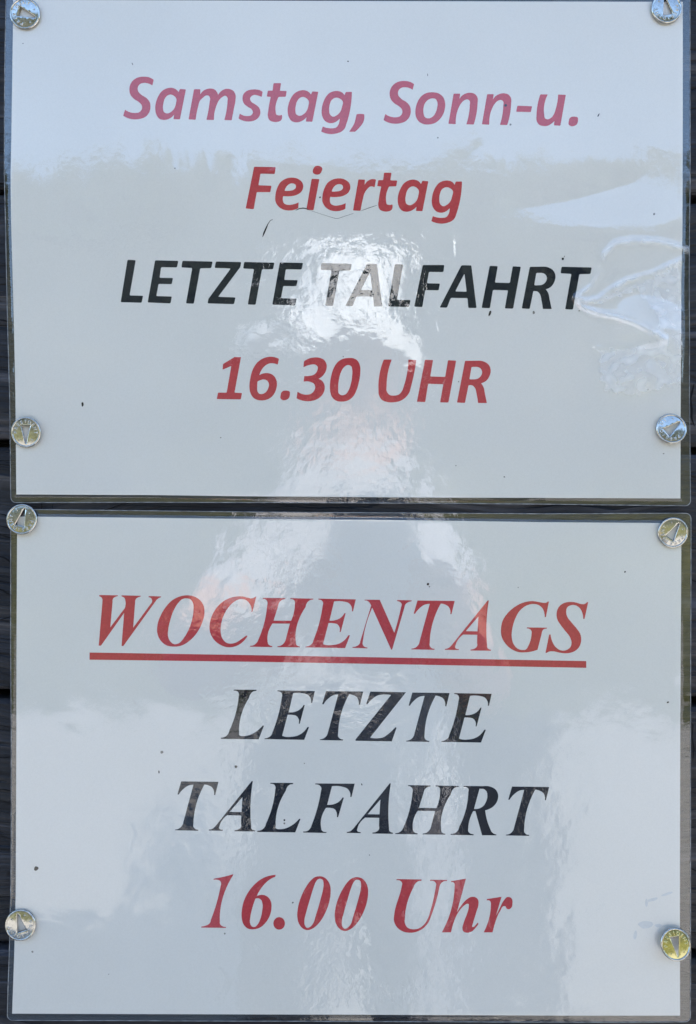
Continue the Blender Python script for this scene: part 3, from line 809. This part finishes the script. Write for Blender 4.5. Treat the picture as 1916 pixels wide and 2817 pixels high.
# open checks in the old boards
def check(pts, w):
    return ribbon_poly([(x, y, w * (0.35 if i in (0, len(pts) - 1) else 1)) for i, (x, y) in enumerate(pts)])
CH = [check(p, w) for p, w in (
    ([(-8, 1412), (10, 1416), (24, 1421), (36, 1427)], 1.6), ([(-8, 1446), (14, 1450), (34, 1458)], 1.3), ([(-8, 1470), (16, 1476), (36, 1482)], 1.6),
    ([(-8, 1530), (10, 1534), (22, 1542), (34, 1553)], 2.4), ([(-8, 1619), (8, 1625), (18, 1632), (30, 1638)], 2.6), ([(-8, 1708), (12, 1702), (32, 1696)], 1.3),
    ([(-8, 696), (18, 698)], 1.2), ([(-8, 722), (19, 724)], 1.5), ([(-8, 760), (20, 763)], 1.2), ([(-8, 878), (8, 880), (24, 884)], 1.9), ([(-8, 905), (24, 907)], 1.2),
    ([(-8, 948), (26, 949)], 1.5), ([(-8, 1015), (27, 1017)], 1.4), ([(-8, 1062), (27, 1064)], 1.8), ([(-8, 1290), (30, 1293)], 1.2),
    ([(-8, 2008), (32, 2010)], 1.5), ([(-8, 2084), (12, 2086), (32, 2083)], 1.6), ([(-8, 2172), (14, 2174), (33, 2178)], 1.8), ([(-8, 2226), (33, 2229)], 1.3), ([(-8, 2262), (33, 2266)], 1.9), ([(-8, 2296), (33, 2298)], 1.5),
    ([(-8, 2420), (33, 2423)], 1.5), ([(-8, 2655), (25, 2658)], 1.3), ([(-8, 2735), (22, 2738)], 1.5),
    ([(1912, 1055), (1907, 1078), (1902, 1096), (1906, 1124), (1905, 1148), (1913, 1172)], 2.6), ([(1894, 903), (1925, 900)], 1.5), ([(1894, 935), (1925, 937)], 1.8), ([(1894, 1018), (1925, 1019)], 2.0),
    ([(1894, 240), (1908, 244), (1925, 239)], 1.7), ([(1894, 476), (1925, 480)], 1.5), ([(1894, 700), (1925, 702)], 1.3), ([(1897, 1318), (1925, 1322)], 1.6), ([(1897, 1508), (1925, 1511)], 1.4), ([(1897, 1590), (1910, 1598), (1925, 1603)], 1.9),
    ([(1897, 1980), (1909, 1996), (1906, 2030), (1912, 2062), (1908, 2096)], 1.8), ([(1897, 2178), (1925, 2186)], 1.5), ([(1897, 2276), (1925, 2284)], 1.7), ([(1897, 2388), (1910, 2394), (1925, 2402)], 2.0), ([(1897, 2446), (1925, 2450)], 2.0), ([(1897, 2490), (1925, 2493)], 1.6),
    ([(1897, 2522), (1925, 2525)], 1.4), ([(1897, 2566), (1925, 2568)], 1.8), ([(1897, 2672), (1925, 2676)], 1.8), ([(1897, 2702), (1925, 2705)], 1.4),
    ([(113, 1382), (114, 1393), (113, 1405)], 1.6), ([(146, 1382), (143, 1392), (147, 1406)], 0.9), ([(300, 1389), (420, 1392), (560, 1395), (640, 1396)], 1.0), ([(720, 1398), (790, 1394), (880, 1390)], 0.9))]
ck = fill_outlines("cracks", CH, -0.00015, m_print("open_crack", (0.004, 0.004, 0.005), 0.2), wall)
ck["kind"] = "stuff"

# ------------------------------------------------------------------ thumbtacks
def tack_meshes():
    R = 42.0
    hole = [Vector((-13.5, -21)), Vector((13.5, -21)), Vector((14.0, -18.5)), Vector((2.2, 29.5)), Vector((0, 31.5)), Vector((-2.2, 29.5)), Vector((-14.0, -18.5))]
    pts, edges = list(hole), [(i, (i + 1) % len(hole)) for i in range(len(hole))]
    for r in (36.5, 33, 29, 24, 18, 12, 6):
        n = 64 if r > 30 else 40
        for k in range(n):
            a = 2 * math.pi * k / n
            pts.append(Vector((r * math.cos(a), r * math.sin(a))))
    vs, es, fcs, *_ = delaunay_2d_cdt(pts, edges, [], 0, 1e-4)
    def in_hole(p):
        c = False
        for i in range(len(hole)):
            a, b = hole[i], hole[i - 1]
            if (a.y > p.y) != (b.y > p.y) and p.x < (b.x - a.x) * (p.y - a.y) / (b.y - a.y) + a.x: c = not c
        return c
    def dome(r): return 6.0 + 2.6 * (1 - (r / 36.5) ** 2)
    bm = bmesh.new()
    bv = [bm.verts.new((v.x, v.y, dome(v.length))) for v in vs]
    for f in fcs:
        cen = sum((vs[i] for i in f), Vector((0, 0))) / len(f)
        if in_hole(cen): continue
        try:
            fc = bm.faces.new([bv[i] for i in f]); fc.smooth = True
        except ValueError: pass
    bmesh.ops.delete(bm, geom=[v for v in bm.verts if not v.link_faces], context='VERTS')
    bmesh.ops.recalc_face_normals(bm, faces=bm.faces)
    inner = [e for e in bm.edges if len(e.link_faces) == 1 and (e.verts[0].co.xy.length < 35)]
    ret = bmesh.ops.extrude_edge_only(bm, edges=inner)
    for v in [q for q in ret['geom'] if isinstance(q, bmesh.types.BMVert)]:
        v.co.z -= 3.0; v.co.x *= 0.96; v.co.y *= 0.98
    disc = bpy.data.meshes.new("disc")
    for v in bm.verts: v.co *= MM
    bm.to_mesh(disc); bm.free(); disc.materials.append(M_metal)
    # rolled rim
    prof = [(36.3, 6.1), (36.9, 7.4), (38.0, 8.3), (39.4, 8.6), (40.8, 8.0), (41.8, 6.6), (42.1, 4.8), (41.6, 2.8), (40.6, 1.4), (39.4, 1.0), (38.2, 1.8)]
    n = 72
    vv, ff = [], []
    for k in range(n):
        a = 2 * math.pi * k / n
        for (r, z) in prof: vv.append((r * math.cos(a) * MM, r * math.sin(a) * MM, z * MM))
    m = len(prof)
    for k in range(n):
        for q in range(m - 1):
            a, b = k * m + q, ((k + 1) % n) * m + q
            ff.append((a, b, b + 1, a + 1))
    rim = bpy.data.meshes.new("rim"); rim.from_pydata(vv, [], ff); rim.materials.append(M_metal)
    rim.polygons.foreach_set("use_smooth", [True] * len(ff))
    # spike: the stamped tab bent back at the wide end of the hole
    vv, ff = [], []
    steps = [(-20.5, 7.2, 13.2), (-19.2, 7.1, 13.0), (-17.6, 5.6, 12.6), (-16.8, 3.0, 12.0), (-16.5, -6, 10), (-16.4, -30, 5), (-16.4, -44, 0.3)]
    for (y, z, w) in steps:
        for (sx, dy) in ((-1, 0), (1, 0), (1, -1.6), (-1, -1.6)):
            vv.append((sx * w * MM, (y + dy) * MM, (z - (0.6 if dy else 0)) * MM))
    for k in range(len(steps) - 1):
        for q in range(4):
            a, b = k * 4 + q, k * 4 + (q + 1) % 4
            ff.append((a, b, b + 4, a + 4))
    ff += [(3, 2, 1, 0), tuple(range(len(vv) - 4, len(vv)))]
    spike = bpy.data.meshes.new("spike"); spike.from_pydata(vv, [], ff); spike.materials.append(M_metal)
    # raised lettering round the wide end of the hole, small marks near the tip
    bm = bmesh.new()
    def glyph(ch, size, ang, r, spin, hgt):
        cu = bpy.data.curves.new("t", 'FONT'); cu.body = ch; cu.size = size; cu.align_x = 'CENTER'; cu.align_y = 'CENTER'
        cu.extrude = 0.15; cu.bevel_depth = hgt; cu.bevel_resolution = 2; cu.offset = -0.45; cu.resolution_u = 3
        tmp = bpy.data.objects.new("t", cu); COL.objects.link(tmp)
        me = bpy.data.meshes.new_from_object(tmp.evaluated_get(bpy.context.evaluated_depsgraph_get()))
        me.transform(Matrix.Translation((r * math.cos(ang), r * math.sin(ang), dome(r) + 0.1)) @ Matrix.Rotation(spin, 4, 'Z'))
        bm.from_mesh(me)
        bpy.data.objects.remove(tmp); bpy.data.curves.remove(cu); bpy.data.meshes.remove(me)
    word = "PRESIDENT"
    for i, ch in enumerate(word):
        a = math.radians(-90 - 92 + 184 * i / (len(word) - 1)) if False else math.radians(-90 - (-92 + 184 * i / (len(word) - 1)))
        glyph(ch, 12.5, a, 28.6, a - math.pi / 2, 1.0)
    for s in (-1, 1):
        a = math.radians(90 + s * 40); glyph("4", 9, a, 28, a + math.pi / 2, 0.8)
        for da, rr in ((62, 30), (64, 26), (66, 22)):
            a = math.radians(90 + s * da); glyph(".", 12, a, rr, 0, 0.4)
    emb = bpy.data.meshes.new("embossed_lettering")
    for v in bm.verts: v.co *= MM
    bm.to_mesh(emb); bm.free(); emb.materials.append(M_metal)
    return {"disc": disc, "rim": rim, "spike": spike, "embossed_lettering": emb}

TM = tack_meshes()
def place_tack(px, py, tipdx, tipdy, pitch, yaw, label, lift=0.0, meshes=None):
    """tipdx, tipdy: direction (photo pixels, y down) from the wide end of the slot to its tip"""
    y = -0.00120 - lift
    f = (DIST + PRINT_Y + 0 - y) if False else 1.0
    root = empty("thumbtack", W(px, py, y), label, "thumbtack", "round metal thumbtacks holding the signs")
    spin = math.atan2(-tipdy, tipdx) - math.pi / 2
    base = Matrix(((1, 0, 0), (0, 0, -1), (0, 1, 0))).to_4x4()         # local z to the viewer, local y up
    tilt = Matrix.Rotation(math.radians(pitch), 4, 'X') @ Matrix.Rotation(math.radians(yaw), 4, 'Y')
    root.rotation_mode = 'QUATERNION'
    root.rotation_quaternion = (base @ tilt @ Matrix.Rotation(spin, 4, 'Z')).to_quaternion()
    for nm, me in (meshes or TM).items():
        o = bpy.data.objects.new(nm, me); COL.objects.link(o); o.parent = root
    return root
TACKS = [(72.3, 41.6, 430, 150, 3.5, 0, "silver thumbtack at the top left corner of the upper sign, half in blue sky reflection"),
         (1831.3, 26.7, -65, -370, -0.5, 0, "sky blue reflecting thumbtack at the top right corner of the upper sign"),
         (75.2, 1189.4, -5, 415, 4, -4, "gold tinted thumbtack on the upper sign's lower left, slot pointing straight down"),
         (1844.7, 1180.8, 320, -245, -9, 0, "silver blue thumbtack on the upper sign's lower right edge"),
         (63.6, 1428.8, 105, -415, -3.8, 0, "dark green reflecting thumbtack at the top left corner of the lower sign"),
         (1849.1, 1464.6, 235, -380, 3.5, 0, "thumbtack at the top right corner of the lower sign, half green half cream"),
         (59.8, 2541.4, -110, -370, -4, 0, "cream and olive thumbtack at the lower left edge of the lower sign"),
         (1850.8, 2588, 50, 430, -13, 3, "yellow grass reflecting thumbtack standing proud at the lower right edge of the lower sign")]
for t in TACKS:
    if t[1] > 2580:          # grass reflection tinted into this one's metal; not pushed right in
        brass = {}
        for nm, me in TM.items():
            brass[nm] = me.copy(); brass[nm].materials.clear(); brass[nm].materials.append(M_grass_tint if nm in ("disc", "embossed_lettering") else M_metal)
        place_tack(*t, lift=0.0022, meshes=brass)
    else:
        place_tack(*t)

# ------------------------------------------------------------------ the photographer, seen only as a reflection
def skin_person():
    V, E, Rr = [], [], []
    def add(p, r, link=None):
        V.append(p); Rr.append(r)
        if link is not None: E.append((link, len(V) - 1))
        return len(V) - 1
    Y = -1.02
    pel = add((0, Y, 1.00), (.16, .12))
    sp = add((0, Y, 1.16), (.145, .105), pel)
    ch = add((0, Y, 1.34), (.165, .115), sp)
    up = add((0, Y + .01, 1.45), (.085, .08), ch)
    nk = add((0.0, Y + .02, 1.56), (.058, .06), up)
    jw = add((0.01, Y + .04, 1.65), (.062, .075), nk)
    hd = add((0.01, Y + .03, 1.73), (.078, .098), jw)
    add((0.01, Y + .02, 1.81), (.068, .085), hd)
    for s in (-1, 1):
        sh = add((s * .125, Y + .01, 1.415), (.05, .05), up)
        el = add((.17 if s > 0 else -.23, Y + .27, 1.23), (.043, .043), sh)
        fa = add((.115 if s > 0 else -.15, Y + .44, 1.285), (.038, .038), el)
        wr = add((.025 + s * .075, Y + .585, 1.345), (.026, .026), fa)
        pa = add((.025 + s * .058, Y + .625, 1.37), (.022, .026), wr)
        for q, (dz, ln) in enumerate(((.030, .9), (.010, 1.0), (-.010, .95), (-.028, .75))):
            k1 = add((.025 + s * .050, Y + .645, 1.37 + dz), (.0088, .0088), pa)
            k2 = add((.025 + s * (.050 - .012 * ln), Y + .662, 1.372 + dz), (.0082, .0082), k1)
            add((.025 + s * (.050 - .028 * ln), Y + .664, 1.372 + dz), (.0072, .0072), k2)
        t1 = add((.025 + s * .045, Y + .615, 1.395), (.010, .010), pa)
        add((.025 + s * .026, Y + .622, 1.41), (.0085, .0085), t1)
        hp = add((s * .095, Y, .90), (.095, .10), pel)
        kn = add((s * .11, Y + .02, .50), (.062, .065), hp)
        an = add((s * .115, Y - .02, .10), (.042, .045), kn)
        add((s * .125, Y + .13, .045), (.042, .035), an)
    me = bpy.data.meshes.new("body"); me.from_pydata(V, E, [])
    tmp = bpy.data.objects.new("body_tmp", me); COL.objects.link(tmp)
    md = tmp.modifiers.new("skin", 'SKIN')
    for sv, r in zip(me.skin_vertices[0].data, Rr):
        sv.radius = r
    me.skin_vertices[0].data[0].use_root = True
    tmp.modifiers.new("sub", 'SUBSURF').levels = 2
    out = bpy.data.meshes.new_from_object(tmp.evaluated_get(bpy.context.evaluated_depsgraph_get()))
    bpy.data.objects.remove(tmp)
    out.name = "body"
    out.materials.clear()
    for m in (M_skin, M_shirt, M_trousers, M_black_plastic): out.materials.append(m)
    for p in out.polygons:
        c = p.center; p.use_smooth = True
        arm = c.y > Y + .17 and c.z > 1.1
        p.material_index = 0 if (c.z > 1.53 or arm) else 1 if c.z > 0.98 else 2 if c.z > 0.09 else 3
    return out, Y
body_me, PY = skin_person()
person = empty("person", (0, PY, 0), "person in white brimmed hat and pale shirt holding a phone up to the signs", "person")
b = bpy.data.objects.new("body", body_me); COL.objects.link(b); keep(b, person)
def lathe(name, prof, mat, parent, n=32, loc=(0, 0, 0), rot=(0, 0, 0), sx=1.0, sy=1.0):
    vv, ff = [], []
    for k in range(n):
        a = 2 * math.pi * k / n
        for r, z in prof: vv.append((sx * r * math.cos(a), sy * r * math.sin(a), z))
    m = len(prof)
    for k in range(n):
        for q in range(m - 1):
            a, c = k * m + q, ((k + 1) % n) * m + q
            ff.append((a, c, c + 1, a + 1))
    mt = Matrix.Translation(loc) @ Matrix.Rotation(rot[0], 4, 'X') @ Matrix.Rotation(rot[1], 4, 'Y')
    return keep(mesh_ob(name, [mt @ Vector(v) for v in vv], ff, mat, smooth=True), parent)
lathe("hat", [(0.168, -.080), (0.173, -.073), (0.105, .005), (0.096, .06), (0.08, .095), (0.04, .11), (0.0, .112)], M_hat, person, loc=(0.000, PY + .03, 1.775), rot=(-0.05, 0.20), sx=0.92, sy=1.05)
for s in (-1, 1):
    lathe("ear", [(0.0, -.012), (.016, -.008), (.02, 0), (.014, .008), (0, .01)], M_skin, person, 12, (0.01 + s * .078, PY + .025, 1.70), (0, s * 1.4), 1.0, 0.7)
    lathe("eye", [(0.0, -.012), (.010, -.007), (.012, 0), (.010, .007), (0, .012)], m_simple("eye_white", (0.6, 0.6, 0.6), 0.2), person, 12, (0.01 + s * .032, PY + .118, 1.715))
lathe("nose", [(0.016, -.03), (.017, -.022), (.012, 0), (.007, .025), (0, .03)], M_skin, person, 12, (0.01, PY + .125, 1.69), (0.25, 0))
lathe("mouth", [(0.0, -.007), (.02, -.004), (.024, 0), (.02, .004), (0, .007)], m_simple("lips", (0.35, 0.12, 0.10), 0.5), person, 12, (0.01, PY + .108, 1.643), (0, 0), 1.0, 0.4)

ph_root = empty("phone", (0, -0.372, EYE), "silver phone held upright in both hands in front of the signs", "phone")
def box(name, x0, x1, y0, y1, z0, z1, mat, parent):
    v = [(x, y, z) for x in (x0, x1) for y in (y0, y1) for z in (z0, z1)]
    f = [(0, 1, 3, 2), (4, 6, 7, 5), (0, 4, 5, 1), (2, 3, 7, 6), (0, 2, 6, 4), (1, 5, 7, 3)]
    o = mesh_ob(name, v, f, mat)
    bmx = bmesh.new(); bmx.from_mesh(o.data)
    bmesh.ops.bevel(bmx, geom=bmx.edges[:], offset=min(0.003, abs(y1 - y0) * 0.3), segments=2, affect='EDGES')
    bmx.to_mesh(o.data); bmx.free()
    return keep(o, parent)
box("phone_case", -.012, .062, -.3735, -.3655, EYE - .145, EYE + .014, m_simple("silver_plastic", (0.62, 0.62, 0.63), 0.35), ph_root)
box("phone_screen", -.009, .059, -.3745, -.3738, EYE - .141, EYE + .010, m_simple("screen_glass", (0.02, 0.02, 0.025), 0.1), ph_root)
